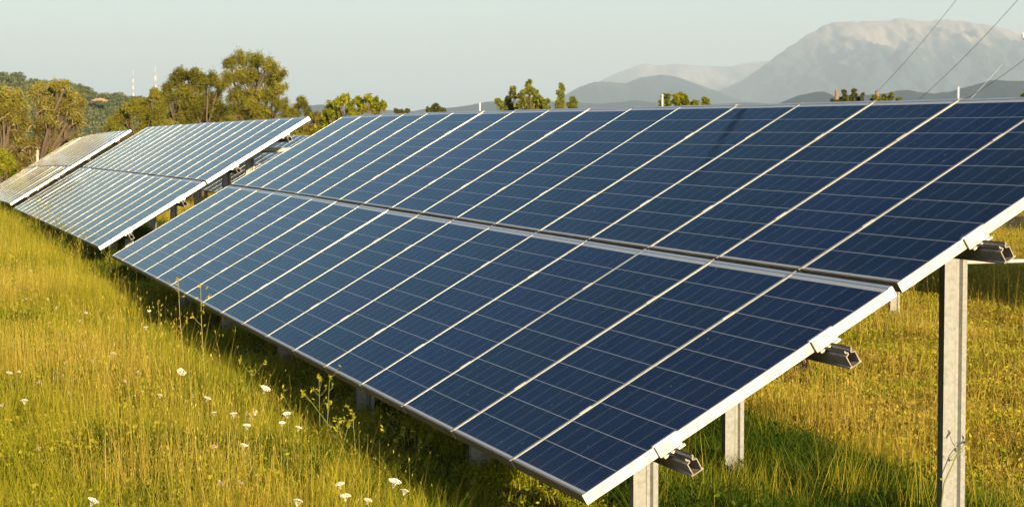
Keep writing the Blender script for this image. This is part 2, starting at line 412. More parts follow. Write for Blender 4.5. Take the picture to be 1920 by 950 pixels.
prof = [(-.0085, .0016), (-.0085, .0034), (-.006, .0052), (.001, .0052), (.0022, .0042), (.008, .0038), (.0085, .0016)]
for yy in (-.006, P_LEN + .008):
    b.v += [(x, yy, z) for x, z in prof]
k = len(prof)
b.f += [(i, (i + 1) % k, k + (i + 1) % k, k + i)[::-1] for i in range(k)] + [tuple(range(k))[::-1][::-1], tuple(range(k, 2 * k))[::-1]]
ME_STRIP = shared_mesh(b.obj('cover_strip', M_STRIP))
b = MB(); b.box(-.0095, .0095, -.035, .035, .0017, .0066); b.box(-.005, .001, -.033, .033, .0066, .0078)
ME_CLAMP = shared_mesh(b.obj('clamp', M_ALU))
b = MB(); b.box(-.012, .006, -.062, .062, .0035, .0075); b.box(.0015, .018, -.056, .056, -.050, .0034)
b.box(.0015, .030, -.045, .062, -.060, -.0525)
ME_ENDCLAMP = shared_mesh(b.obj('end_clamp', M_FRAME))

RP_OUT = [(-.018, -.047), (-.018, -.058), (-.009, -.062), (-.009, -.066), (-.022, -.072), (-.022, -.118), (-.030, -.122), (-.030, -.127),
          (.032, -.127), (.032, -.121), (.026, -.117), (.028, -.072), (.012, -.066), (.012, -.062), (.020, -.058), (.020, -.047)]
RP_IN = [(-.012, -.047), (-.012, -.054), (-.004, -.060), (-.004, -.069), (-.018, -.075), (-.018, -.117), (-.016, -.121), (-.010, -.123),
         (.014, -.123), (.020, -.121), (.022, -.117), (.024, -.075), (.007, -.069), (.007, -.060), (.014, -.054), (.014, -.047)]
def build_rail(S, N, v, o, parent, P, near_out=.20):
    us = np.linspace(-.10, N + near_out, 19); k = len(RP_OUT); vs = []
    for u in us:
        for prof_ in (RP_OUT, RP_IN):
            vs += [tuple(S(u, v + a, n_) - P) for a, n_ in prof_]
    fs = []
    for i in range(len(us) - 1):
        A, B = i * 2 * k, (i + 1) * 2 * k
        for j in range(k - 1):
            fs.append((A + j, A + j + 1, B + j + 1, B + j)); fs.append((A + k + j, B + k + j, B + k + j + 1, A + k + j + 1))
    for i in (0, len(us) - 1):
        A = i * 2 * k
        for j in range(k - 1): fs.append((A + j, A + k + j, A + k + j + 1, A + j + 1))
    return mesh_obj('rail', vs, fs, M_RAIL, parent)
POST_PROF = [(-.053, -.060), (-.040, -.060), (0, -.060), (0, .000), (-.020, .013), (-.020, .028), (0, .036), (0, .060), (-.040, .060), (-.053, .060)]
def build_post(x, y, ztop, zbot, parent, P):
    pr = POST_PROF; t = .004
    vs = []; fs = []; k = len(pr)
    inner = []
    for i, (a, c) in enumerate(pr):         # inner skin offset towards the back of the profile
        inner.append((a - t if 2 <= i <= 7 else a, c + (t if c < -.03 else -t if c > .045 else 0)))
    for z in (zbot, ztop):
        vs += [(x + a - P[0], y + c - P[1], z - P[2]) for a, c in pr] + [(x + a - P[0], y + c - P[1], z - P[2]) for a, c in inner]
    for j in range(k - 1):
        fs.append((j, j + 1, 2 * k + j + 1, 2 * k + j)); fs.append((k + j, 3 * k + j, 3 * k + j + 1, k + j + 1))
        fs.append((2 * k + j, 2 * k + j + 1, 3 * k + j + 1, 3 * k + j))
    fs.append((0, 2 * k, 3 * k, k)); fs.append((k - 1, 2 * k - 1, 4 * k - 1, 3 * k - 1))
    return mesh_obj('post', vs, fs, M_GALV, parent)
def zplane(S, u, y, n):
    y = y + S(u, 0)[1]; lo, hi = -.5, 4.0
    for _ in range(30):
        m_ = (lo + hi) / 2
        if S(u, m_, n)[1] < y: lo = m_
        else: hi = m_
    return S(u, lo, n)
def build_array(label, S, N, post_u, post_y, detail=2, group=None):
    P = S(N, 0); P = np.array([P[0], P[1], float(ground_z(P[0], P[1]))])
    root = empty('solar_array', P.tolist(), label, 'solar array', group)
    Tm = Matrix.Translation(Vector(-P))
    g0 = f0 = s0 = c0 = None
    def put(me, name, parent, m):
        o = bpy.data.objects.new(name, me); COL.objects.link(o); o.parent = parent; o.matrix_local = m; return o
    for v0 in (0.0, V_UP):
        for i in range(N):
            O, X, Y, Z, xl = frame_at(S, i + .5, v0 + .8)
            O = S(i + .5, v0); Y = S(i + .5, v0 + 1.6) - O; Y /= np.linalg.norm(Y); Z = np.cross(X, Y)
            m = Tm @ mat_from(O, X * xl, Y, Z) @ Matrix.Rotation(random.gauss(0, .0016), 4, 'X') @ Matrix.Rotation(random.gauss(0, .0012), 4, 'Y')
            g = put(ME_GLASS, 'solar_panel', root, m)
            put(ME_FRAME, 'frame', g, Matrix.Identity(4))
        for i in range(1, N):
            O = S(i, v0); Y = S(i, v0 + 1.6) - O; Y /= np.linalg.norm(Y); X = S(i + .5, v0) - S(i - .5, v0); X /= np.linalg.norm(X)
            put(ME_STRIP, 'cover_strip', root, Tm @ mat_from(O, X, Y, np.cross(X, Y)))
    for v in RAIL_V:
        build_rail(S, N, v, None, root, P)
        if detail >= 1:
            for i in range(1, N):
                O, X, Y, Z, xl = frame_at(S, i, v)
                put(ME_CLAMP, 'clamp', root, Tm @ mat_from(O, X, Y, Z))
        O, X, Y, Z, xl = frame_at(S, N, v)
        O = O - X * (.0075 * xl)
        put(ME_ENDCLAMP, 'end_clamp', root, Tm @ mat_from(O, X, Y, Z))
    for u in post_u:
        mb = MB()                           # sloping girder under the rails
        ax, az = .03, .055
        vs = []
        for v in (.12, 3.16):
            for du, dn in ((-ax, -.128), (ax, -.128), (ax, -.20), (-ax, -.20)):
                vs.append(tuple(S(u, v, dn) + np.array([du, 0, 0]) - P))
        mesh_obj('girder', vs, [(0, 1, 5, 4), (1, 2, 6, 5), (2, 3, 7, 6), (3, 0, 4, 7), (3, 2, 1, 0), (4, 5, 6, 7)], M_BEAM, root)
        for y in post_y:
            t = zplane(S, u, y, -.19)
            build_post(t[0] + .062, t[1], t[2], float(ground_z(t[0], t[1])) - .15, root, P)
    return root, P
S1 = surf_near
S2 = surf_fit(-2.459, .101, -.032, -.003, -.005, .544, -.017)
S3 = surf_fit(-24.457, .391, -.209, .007, -.009, .547, -.253, 13)
PU = [16.2, 13.58, 10.72, 7.85, 5.0, 2.1]
r1, P1 = build_array('nearest long dark blue solar array, filling the middle and right of the meadow', S1, 17, PU, (.56, 2.13))
r2, P2 = build_array('middle solar array of the front row, grey blue, beyond the near array', S2, 17, [15.6] + PU[1:], (.56, 2.26))
r3, P3 = build_array('farthest solar array of the front row, dull grey green, below the willow', S3, 13, [12.2, 9.4, 6.5, 3.6, .8], (.56, 2.26))
S4 = surf_fit(4.3, 7.9, -.33, 0, 0, TILT, 0)
S5 = surf_fit(-14.2, 7.1, -.33, 0, 0, TILT, 0)
S6 = surf_fit(-32.2, 7.1, -.33, 0, 0, TILT, 0)
r4, P4 = build_array('solar array hidden behind the nearest one, only its front steel post showing', S4, 17, [17.0 - .55] + PU[1:], (.56, 2.95), 0)
r4['label'] = 'solar array behind the nearest one, its steel post standing in the yellow grass'
for nm, S_, lb in (('a', S5, 'solar array of the row behind, seen through the gap above the dark posts'),
                   ('b', S6, 'farthest solar array of the row behind, seen under the white bar in the gap')):
    build_array(lb, S_, 17, PU, (.56, 2.26), 0)
# white tie bars from the rear posts at the near ends
for (S_, root, P, u, y, z, L) in ((S1, r1, P1, 16.2, 2.13, .874 + ZO, 3.2), (S2, r2, P2, 15.6, 2.26, 1.22 + ZO, 3.6)):
    t = zplane(S_, u, y, -.19); mb = MB()
    x_ = t[0] + .05
    mb.tube([(x_ - P[0], y + .055 - P[1], z - P[2]), (x_ - P[0], y + L - P[1], z - P[2] + .01)], .010 if root is r1 else .035, 8)
    if root is not r1: mb.v = [(a, b_, c) for a, b_, c in mb.v]
    mb.tube([(x_ - P[0], y + L - P[1], z - P[2] + .01), (x_ - P[0], y + L - P[1], float(ground_z(x_, y + L)) - P[2] - .1)], .02, 8)
    mb.obj('tie_bar', M_WHITE, root, True)

# ------------------------------------------------------------------ poles, masts, wires
def pole(name, px, py_top, depth, rad, mat, label, cat, group=None):
    X = at(px, py_top, depth); zb = float(ground_z(X[0], X[1])) - .2
    mb = MB(); mb.tube([(0, 0, 0), (0, 0, X[2] - zb)], [rad * 1.05, rad * .95], 8)
    o = mb.obj(name, mat, None, True); o.location = (X[0], X[1], zb); return tag(o, label, cat, group)
pole('marker_pole', 900, 193, 48, .018, M_WHITE, 'thin white pole behind the array, left of the poplar clump', 'pole')
pole('marker_pole', 1242, 177, 44, .02, M_WHITE, 'thin white pole beside the dark bush on the array edge', 'pole')
pole('marker_pole', 1797, 163, 40, .02, M_WHITE, 'white pole rising over the array edge under the dark hill', 'pole')
pole('marker_pole', 70, 277, 68, .035, M_WHITE, 'short white stake by the far end of the farthest array', 'pole')
pole('wooden_pole', 1569, 170, 62, .07, M_WOOD, 'weathered wooden pole left of the spiky shrub', 'pole')
wp = pole('wooden_pole', 1645, 170, 62, .07, M_WOOD, 'weathered wooden pole where the left wire ends', 'pole')
# big pole just out of frame that carries the three wires; the insulator of its bracket is in the picture
UX = at(1962, -255, 45)
zb = float(ground_z(UX[0], UX[1]))
up_ = empty('utility_pole', (UX[0], UX[1], zb), 'utility pole at the right edge, only its white insulator in view', 'utility pole')
mb = MB(); mb.tube([(0, 0, -.3), (0, 0, UX[2] - zb)], [.15, .10], 10); mb.obj('shaft', M_WOOD, up_, True)
ins = at(1919, 66, 45); rel = ins - np.array([UX[0], UX[1], zb])
mb = MB(); mb.tube([(0, 0, rel[2] - .15), tuple(rel + np.array([0, 0, -.08]))], .02, 6); mb.obj('bracket', M_WIRE, up_, True)
mb = MB()
for dz, r_ in ((0, .03), (.03, .045), (.05, .03), (.08, .045), (.10, .02)): pass
mb.tube([tuple(rel + np.array([0, 0, dz])) for dz in (-.08, -.06, -.02, 0, .03, .05)], [.02, .035, .03, .045, .04, .01], 8)
mb.obj('insulator', M_WHITE, up_, True)
def wire(pa, da, pb, db, sag, rad, mat, label, name='overhead_wire'):
    A, B = at(*pa, da), at(*pb, db); mb = MB(); pts = []
    for i in range(25):
        t = i / 24; X = A + (B - A) * t; X = X - np.array([0, 0, sag * 4 * t * (1 - t)]); pts.append(tuple(X - A))
    mb.tube(pts, rad, 5); o = mb.obj(name, mat, None, True); o.location = A.tolist(); return tag(o, label, 'wire')
wire((1646, 171), 62, (1962, -235), 45, .25, .0055, M_WIRE, 'left overhead wire, running down to the wooden pole')
wire((1690, 214), 60, (1962, -62), 45, .18, .006, M_WIRE, 'middle overhead wire crossing the mountain')
wire((1776, 203), 58, (1962, 78), 45, .12, .006, M_WIRE, 'lowest overhead wire, crossing the dark hill at the right edge')
wire((1806, 200), 52, (1880, 120), 60, .02, .007, M_GUY, 'pale thin guy wire slanting in front of the dark hill', 'guy_wire')
def mast(px, py_top, py_base, depth, w, label):
    X = at(px, py_base, depth); Z = at(px, py_top, depth)[2]; H = Z - X[2]
    root = empty('radio_mast', X.tolist(), label, 'radio mast')
    nb = 7; rr = w / 2
    for s in range(nb):
        mb = MB(); z0, z1 = H * s / nb, H * (s + 1) / nb
        leg = [(rr * math.cos(a), rr * math.sin(a)) for a in (0, 2.094, 4.189)]
        for i in range(3):
            (x0, y0), (x1, y1) = leg[i], leg[(i + 1) % 3]
            mb.tube([(x0, y0, z0), (x0, y0, z1)], w * .14, 5)
            for q in range(3):
                a0, a1 = z0 + (z1 - z0) * q / 3, z0 + (z1 - z0) * (q + 1) / 3
                mb.tube([(x0, y0, a0), (x1, y1, a1)], w * .07, 4); mb.tube([(x1, y1, a0), (x0, y0, a1)], w * .07, 4)
        mb.obj('section', M_RED if s % 2 == nb % 2 - 1 or s % 2 == 0 else M_WHITE, root)
    mb = MB(); mb.tube([(0, 0, H), (0, 0, H + 1.2)], w * .12, 5); mb.obj('antenna', M_WHITE, root)
    mb = MB(); mb.box(-w, w, -w, w, -4, .3); mb.obj('footing', M_WHITE, root)
mast(250, 142, 187, 535, .22, 'left radio mast, slimmer and redder, on the wooded hill')
mast(292, 134, 194, 535, .30, 'right radio mast, whiter, rising behind the tall tamarisk bushes')

# ------------------------------------------------------------------ trees
def rand_unit(n):
    v = RNG.normal(size=(n, 3)); return v / np.linalg.norm(v, axis=1)[:, None]
def leaf_quads(C, Ld, Wd, L, W, tint):
    """leaf faces: centre C, long axis Ld, wide axis Wd"""
    n = len(C); L = np.asarray(L).reshape(-1, 1); W = np.asarray(W).reshape(-1, 1)
    Wd = Wd - Ld * (Wd * Ld).sum(1)[:, None]; Wd /= np.linalg.norm(Wd, axis=1)[:, None] + 1e-9
    V = np.stack([C - Ld * L, C - Wd * W + Ld * L * .1, C + Ld * L, C + Wd * W + Ld * L * .1], 1).reshape(-1, 3)
    return V, np.arange(4 * n).reshape(n, 4), np.repeat(tint, 4)
def build_tree(name, label, cat, clumps, depth, base_px, mat, barkm, leaf, droop=0.0, dens=1.0, spread=.7, group=None, limb=.05, trunks=1, tint0=.5, twigs=0, twig_mat=None, base=None):
    """clumps: (px, py, r_px[, weight, tint]) read off the photograph, spread in depth round the trunk"""
    k = depth / F_PX
    B = at(base_px, 243, depth) if base is None else np.array([base[0], base[1], 0.0]); B[2] = float(ground_z(B[0], B[1]))
    root = empty(name, B.tolist(), label, cat, group)
    fw = np.array([RW[2][0], RW[2][1], 0]); fw /= np.linalg.norm(fw)
    Vs, Fs, Ts, off = [], [], [], 0; cents = []
    if base is None:                        # foliage goes on down behind the arrays
        xs_ = [c[0] for c in clumps]; low_ = max(c[1] for c in clumps); gpx = 243 + 1.55 / k; rr_ = float(np.mean([c[2] for c in clumps])); yy_ = low_ + rr_ * 1.1
        clumps = list(clumps)
        while yy_ < gpx:
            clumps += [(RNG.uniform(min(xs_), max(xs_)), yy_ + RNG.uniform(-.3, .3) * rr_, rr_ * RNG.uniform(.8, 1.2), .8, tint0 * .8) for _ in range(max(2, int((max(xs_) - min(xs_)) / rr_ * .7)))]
            yy_ += rr_ * 1.1
    for c in clumps:
        px, py, rp = c[:3]; wgt = c[3] if len(c) > 3 else 1.0; tn = c[4] if len(c) > 4 else tint0
        r = rp * k
        dd = RNG.uniform(-.6, .6) * spread * (max(c_[0] for c_ in clumps) - min(c_[0] for c_ in clumps) + 10) * k * .5
        if base is not None: X, r = np.array(c[:3], float), c[3]; wgt, tn = 1.0, tint0     # clumps given in metres
        else: X = at(px, py, depth + dd) - B
        cents.append((X, r))
        nsub = max(4, int(15 * wgt))
        for s in range(nsub):               # each clump is a spray of smaller tufts, so its outline stays ragged
            off_ = rand_unit(1)[0] * r * RNG.uniform(.15, 1.25)
            rs = r * RNG.uniform(.25, .5); sc_ = X + off_ * np.array([1, 1, .85])
            n = int(np.clip(dens * 95 * (rs / leaf[0]) ** 1.4 * .56, 20, 1300))
            C = sc_ + RNG.normal(0, .62, (n, 3)) * rs * np.array([1, 1, 1.0 + droop * .6])
            Ld = rand_unit(n); Ld[:, 2] = Ld[:, 2] * (1 - droop) - droop * 1.2; Ld /= np.linalg.norm(Ld, axis=1)[:, None]
            V, Fc, T = leaf_quads(C, Ld, rand_unit(n), leaf[0] * RNG.uniform(.6, 1.3, n), leaf[1] * RNG.uniform(.6, 1.3, n),
                                  np.clip(tn + .10 + RNG.normal(0, .13) + RNG.normal(0, .12, n), 0, 1))
            Vs.append(V); Fs.append(Fc + off); Ts.append(T); off += len(V)
    mesh_obj('crown', np.concatenate(Vs), np.concatenate(Fs), mat, root, tint=np.concatenate(Ts))
    mb = MB()
    hmax = max(X[2] for X, r in cents)
    for t_ in range(trunks):
        lean = rand_unit(1)[0] * .12 * hmax; fork = np.array([lean[0], lean[1], hmax * RNG.uniform(.28, .42)])
        st = np.array([RNG.uniform(-.25, .25) * (trunks - 1), RNG.uniform(-.2, .2) * (trunks - 1), -.2])
        mb.tube([tuple(st), tuple(fork * .5 + st * .5), tuple(fork)], [limb * 1.5, limb * 1.25, limb], 7)
        for i, (X, r) in enumerate(cents):
            if i % trunks != t_: continue
            mid = fork * .45 + X * .55 + rand_unit(1)[0] * r * .5
            mb.tube([tuple(fork * .9 + st * .1), tuple(mid), tuple(X), tuple(X + rand_unit(1)[0] * r * .7)], [limb * .7, limb * .42, limb * .22, limb * .08], 5)
            for q in range(3):
                a = X + rand_unit(1)[0] * r * .9
                mb.tube([tuple(mid), tuple((mid + a) / 2 + rand_unit(1)[0] * r * .2), tuple(a)], [limb * .25, limb * .15, limb * .05], 4)
    mb.obj('trunk', barkm, root, True)
    if twigs:
        mb = MB()
        for _ in range(twigs):              # bare, hanging, pale twigs
            X, r = cents[RNG.integers(len(cents))]
            a = X + rand_unit(1)[0] * r * np.array([1, 1, .7]); pts = [tuple(a)]; d = rand_unit(1)[0] * np.array([1, 1, .2]) + np.array([0, 0, .25])
            L = RNG.uniform(.5, 1.3) * r
            for q in range(5):
                a = a + d * L * .25; d = d + np.array([0, 0, -.42]); d /= np.linalg.norm(d); pts.append(tuple(a))
            mb.tube(pts, np.linspace(.022, .008, len(pts)).tolist(), 3, False)
        mb.obj('twigs', twig_mat, root)
    return root
L_TAM = leaf_mat('tamarisk_leaves', [(0, (.05, .05, .008)), (.35, (.15, .145, .018)), (.7, (.28, .26, .03)), (1, (.40, .35, .05))], .45, .8, .25)
L_WIL = leaf_mat('willow_leaves', [(0, (.06, .045, .014)), (.35, (.17, .13, .03)), (.7, (.26, .22, .03)), (1, (.34, .31, .05))], .3, .8, .25)
L_FIG = leaf_mat('bright_leaves', [(0, (.03, .04, .008)), (.3, (.11, .13, .012)), (.65, (.26, .265, .02)), (1, (.38, .34, .03))], .4, 1.2, .2)
L_POP = leaf_mat('poplar_leaves', [(0, (.03, .045, .012)), (.4, (.11, .135, .022)), (.7, (.21, .23, .035)), (1, (.30, .30, .05))], .4, 1.2, .2)
L_DRK = leaf_mat('dark_leaves', [(0, (.012, .018, .008)), (.5, (.05, .06, .016)), (1, (.14, .14, .03))], .3, 1.0, .2)
BARK = plain('bark', (.13, .09, .055), .9); TWIG = plain('dry_twig', (.26, .20, .09), .9)

# tall tamarisks behind the middle array
build_tree('tamarisk_tree', 'tallest rounded tamarisk with airy crown against the pale sky', 'tree',
    [(432, 118, 14), (455, 112, 15), (480, 118, 18), (505, 122, 15), (522, 140, 14), (528, 165, 12), (510, 150, 18), (480, 145, 20), (450, 145, 18), (425, 150, 14),
     (500, 180, 20), (470, 180, 20), (440, 182, 18), (525, 195, 13), (480, 205, 20), (505, 212, 16), (450, 212, 18), (430, 205, 14), (535, 210, 10)],
    84, 475, L_TAM, BARK, (.062, .013), .25, 1.0, limb=.10, trunks=3, tint0=.52)
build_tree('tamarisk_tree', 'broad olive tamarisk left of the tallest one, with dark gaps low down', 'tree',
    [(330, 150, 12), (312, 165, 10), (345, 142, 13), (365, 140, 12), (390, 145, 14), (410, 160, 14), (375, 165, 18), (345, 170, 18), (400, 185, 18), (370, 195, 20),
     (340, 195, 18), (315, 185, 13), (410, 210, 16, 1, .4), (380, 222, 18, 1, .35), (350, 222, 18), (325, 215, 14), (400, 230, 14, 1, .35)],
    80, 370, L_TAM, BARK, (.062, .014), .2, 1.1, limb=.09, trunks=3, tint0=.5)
build_tree('tamarisk_shrub', 'low golden tamarisk shrub spilling over the middle array far corner', 'shrub',
    [(290, 175, 9), (300, 190, 12), (280, 188, 10), (262, 195, 12), (245, 205, 12), (228, 215, 12), (212, 230, 11), (240, 228, 14), (270, 215, 16), (295, 212, 16),
     (270, 236, 14), (300, 232, 14), (200, 242, 8), (320, 236, 12), (225, 243, 12)],
    74, 265, L_TAM, BARK, (.056, .014), .15, 1.3, limb=.06, trunks=3, tint0=.6)
build_tree('tamarisk_shrub', 'small leaning tamarisk with bare dark stem right of the tall trees', 'shrub',
    [(562, 186, 7), (570, 195, 9), (556, 198, 9), (575, 208, 9), (545, 212, 9), (560, 215, 8, .6), (535, 222, 8)],
    78, 552, L_TAM, BARK, (.06, .014), .2, .55, limb=.06, tint0=.45)
build_tree('dry_shrub', 'brownish dry shrub between the small tamarisk and the bright bush', 'shrub',
    [(590, 218, 9), (600, 228, 12), (585, 240, 12), (605, 248, 12), (575, 256, 12), (590, 262, 12), (560, 262, 10)],
    72, 590, L_WIL, BARK, (.06, .014), .2, 1.0, limb=.04, tint0=.5)
build_tree('fig_bush', 'bright yellow green bush with leaf clusters above the near array corner', 'bush',
    [(620, 200, 8), (635, 192, 8), (648, 186, 7), (615, 212, 9), (632, 210, 9), (655, 198, 6), (672, 190, 7), (692, 186, 7), (704, 190, 6), (716, 199, 7), (700, 200, 7),
     (680, 204, 8), (660, 208, 8), (705, 210, 7), (640, 222, 9), (612, 228, 10), (620, 242, 9), (600, 246, 8)],
    52, 655, L_FIG, BARK, (.075, .032), 0, .75, limb=.05, tint0=.62, trunks=2)
# willow-like trees on the far left
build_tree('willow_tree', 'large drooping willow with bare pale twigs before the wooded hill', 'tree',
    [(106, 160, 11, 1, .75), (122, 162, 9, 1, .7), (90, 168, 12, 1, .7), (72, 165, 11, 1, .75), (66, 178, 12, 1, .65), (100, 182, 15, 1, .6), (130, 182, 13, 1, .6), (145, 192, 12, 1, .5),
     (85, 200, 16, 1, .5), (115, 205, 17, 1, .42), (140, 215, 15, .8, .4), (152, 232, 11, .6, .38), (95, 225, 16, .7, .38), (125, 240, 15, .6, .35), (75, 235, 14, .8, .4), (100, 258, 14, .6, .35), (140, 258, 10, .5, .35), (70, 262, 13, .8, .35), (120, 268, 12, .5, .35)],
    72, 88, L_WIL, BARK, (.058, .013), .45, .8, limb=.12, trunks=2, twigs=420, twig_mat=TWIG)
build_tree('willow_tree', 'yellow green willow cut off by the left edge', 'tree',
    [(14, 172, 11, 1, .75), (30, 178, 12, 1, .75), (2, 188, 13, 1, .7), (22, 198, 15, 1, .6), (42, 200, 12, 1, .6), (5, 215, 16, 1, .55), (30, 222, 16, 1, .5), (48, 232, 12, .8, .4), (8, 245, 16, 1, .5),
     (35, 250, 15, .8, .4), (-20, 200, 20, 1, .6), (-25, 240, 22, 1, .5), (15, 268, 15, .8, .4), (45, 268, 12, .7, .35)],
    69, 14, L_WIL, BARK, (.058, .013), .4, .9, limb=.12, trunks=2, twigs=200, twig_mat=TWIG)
build_tree('dry_shrub', 'dense grey brown dry shrub by the short white stake', 'shrub',
    [(40, 284, 12, 1, .2), (25, 290, 12, 1, .25), (55, 292, 10, 1, .2), (45, 300, 10, 1, .3), (60, 280, 9, 1, .2)],
    67, 42, L_WIL, BARK, (.05, .01), .2, 1.0, limb=.03, twigs=160, twig_mat=TWIG)
build_tree('green_shrub', 'yellow green shrub at the left edge above the farthest array', 'shrub',
    [(2, 292, 12, 1, .8), (14, 300, 10, 1, .75), (-15, 300, 14, 1, .7), (8, 314, 10, 1, .7), (24, 312, 8, 1, .6)],
    63, 4, L_FIG, BARK, (.06, .02), .1, .9, limb=.03)
build_tree('added_shade_tree', 'unseen broad tree added off the right side to shade the grass behind the posts', 'tree',
    [(RNG.uniform(-2, 2), RNG.uniform(-1.6, 1.6), RNG.uniform(.9, 4.6), RNG.uniform(.7, 1.1)) for _ in range(26)],
    40, 0, L_DRK, BARK, (.16, .07), 0, 1.6, limb=.14, base=(11.5, 13.3))  # out of view, added to cast the dark band behind the posts
# bushes along the horizon behind the near array
POPL = 'poplars over the top edge of the near array'
build_tree('poplar_tree', 'tall pale green poplar clump, the biggest bush above the near array', 'tree',
    [(992, 155, 4), (990, 164, 5), (994, 172, 6), (982, 175, 5), (975, 182, 6), (1003, 176, 6), (1012, 184, 7), (1020, 190, 7), (990, 188, 7), (1000, 194, 7), (980, 195, 7), (1012, 200, 7), (1024, 200, 5), (972, 200, 5), (995, 204, 6)],
    70, 997, L_POP, BARK, (.07, .028), 0, .75, limb=.05, tint0=.6, trunks=2)
build_tree('poplar_tree', 'slim poplar with a dark clump, left side of the biggest bush', 'tree',
    [(962, 166, 4), (960, 174, 5), (965, 182, 4), (955, 184, 5, 1, .1), (952, 192, 5, 1, .1), (933, 189, 5), (940, 196, 5), (945, 202, 6, 1, .3), (958, 200, 5, 1, .3)],
    71, 950, L_POP, BARK, (.07, .026), 0, .7, limb=.04, tint0=.6)
build_tree('poplar_tree', 'slender lone poplar standing right of the biggest bush', 'tree',
    [(1052, 161, 4), (1056, 168, 4), (1048, 173, 5), (1054, 180, 5), (1050, 188, 5), (1045, 196, 5), (1053, 198, 5), (1048, 203, 5)],
    70, 1050, L_POP, BARK, (.07, .026), 0, .75, limb=.04, tint0=.55)
build_tree('poplar_tree', 'smallest poplar top, just right of the slender lone one', 'tree',
    [(1074, 186, 4), (1078, 192, 4), (1070, 196, 5), (1077, 200, 4), (1069, 204, 4)],
    72, 1073, L_POP, BARK, (.07, .026), 0, .75, limb=.03, tint0=.55)
build_tree('green_bush', 'dark green bush behind the thin white pole', 'bush',
    [(1246, 180, 4), (1252, 182, 4), (1248, 189, 5), (1240, 190, 3, 1, .7), (1255, 194, 4), (1242, 200, 4), (1252, 202, 4)],
    66, 1248, L_POP, BARK, (.06, .03), 0, .9, limb=.03, tint0=.3)
build_tree('green_bush', 'rounded yellow green bush right of the thin white pole', 'bush',
    [(1268, 180, 5), (1276, 179, 5), (1284, 184, 5), (1266, 190, 6), (1277, 192, 6), (1288, 193, 5), (1298, 194, 5), (1305, 194, 4), (1272, 201, 5), (1286, 202, 5), (1300, 203, 5)],
    64, 1282, L_FIG, BARK, (.06, .03), 0, .9, limb=.03, tint0=.45)
build_tree('green_bush', 'tiny separate bush on the array edge under the mountain slope', 'bush',
    [(1320, 186, 3), (1325, 189, 3.5), (1319, 194, 3), (1328, 196, 2.5), (1318, 200, 3), (1326, 201, 3)],
    66, 1322, L_FIG, BARK, (.055, .028), 0, .9, limb=.03, tint0=.4)
build_tree('spiky_shrub', 'dark spiky shrub between the two wooden poles', 'shrub',
    [(1583, 172, 3), (1584, 180, 4), (1578, 186, 4), (1601, 170, 3), (1602, 178, 4), (1596, 186, 5), (1608, 186, 4), (1617, 178, 2.5), (1616, 187, 3), (1588, 190, 4), (1562, 189, 2.5)],
    60, 1592, L_DRK, BARK, (.06, .018), -.3, .8, limb=.03, tint0=.65)
build_tree('green_shrub', 'yellow green shrub round the second wooden pole', 'shrub',
    [(1640, 182, 3), (1645, 186, 4), (1656, 181, 3), (1658, 187, 4), (1671, 177, 2.5), (1670, 184, 4), (1685, 186, 3.5), (1664, 191, 4), (1637, 190, 4)],
    58, 1660, L_FIG, BARK, (.055, .024), 0, .8, limb=.03, tint0=.4)
build_tree('green_shrub', 'dark leaves touching the right edge above the array', 'shrub',
    [(1919, 180, 4), (1926, 184, 6), (1935, 178, 8)], 60, 1930, L_DRK, BARK, (.06, .02), 0, .9, limb=.03, tint0=.6)
build_tree('green_bush', 'small flat green bush top left of the poplars', 'bush',
    [(743, 208, 3), (752, 209, 3), (764, 208, 3), (748, 213, 4), (760, 213, 4)], 66, 753, L_DRK, BARK, (.06, .026), 0, .9, limb=.03, tint0=.6)
build_tree('green_bush', 'low pointed green bush midway along the array top edge', 'bush',
    [(816, 198, 3), (812, 204, 4), (822, 204, 4), (803, 206, 4), (832, 207, 4), (818, 209, 4)], 66, 816, L_DRK, BARK, (.06, .026), 0, .9, limb=.03, tint0=.7)

# ------------------------------------------------------------------ scattering (grass, far forest): points that carry instances
def scatter(name, label, cat, pts, rot, scl, src, kind='stuff'):
    me = bpy.data.meshes.new(name); me.vertices.add(len(pts)); me.vertices.foreach_set('co', np.asarray(pts, np.float32).ravel())
    a = me.attributes.new('rot', 'FLOAT_VECTOR', 'POINT'); a.data.foreach_set('vector', np.asarray(rot, np.float32).ravel())
    a = me.attributes.new('scl', 'FLOAT_VECTOR', 'POINT'); a.data.foreach_set('vector', np.asarray(scl, np.float32).ravel())
    o = bpy.data.objects.new(name, me); COL.objects.link(o); tag(o, label, cat, kind=kind)
    ng = bpy.data.node_groups.new(name, 'GeometryNodeTree')
    ng.interface.new_socket('Geometry', in_out='INPUT', socket_type='NodeSocketGeometry')
    ng.interface.new_socket('Geometry', in_out='OUTPUT', socket_type='NodeSocketGeometry')
    n, l = ng.nodes, ng.links
    gi = n.new('NodeGroupInput'); go = n.new('NodeGroupOutput'); ip = n.new('GeometryNodeInstanceOnPoints')
    oi = n.new('GeometryNodeObjectInfo'); oi.inputs['Object'].default_value = src; oi.inputs['As Instance'].default_value = True
    ra = n.new('GeometryNodeInputNamedAttribute'); ra.data_type = 'FLOAT_VECTOR'; ra.inputs['Name'].default_value = 'rot'
    sa = n.new('GeometryNodeInputNamedAttribute'); sa.data_type = 'FLOAT_VECTOR'; sa.inputs['Name'].default_value = 'scl'
    l.new(gi.outputs[0], ip.inputs['Points']); l.new(oi.outputs['Geometry'], ip.inputs['Instance'])
    l.new(ra.outputs['Attribute'], ip.inputs['Rotation']); l.new(sa.outputs['Attribute'], ip.inputs['Scale'])
    l.new(ip.outputs[0], go.inputs[0])
    md = o.modifiers.new('scatter', 'NODES'); md.node_group = ng
    return o
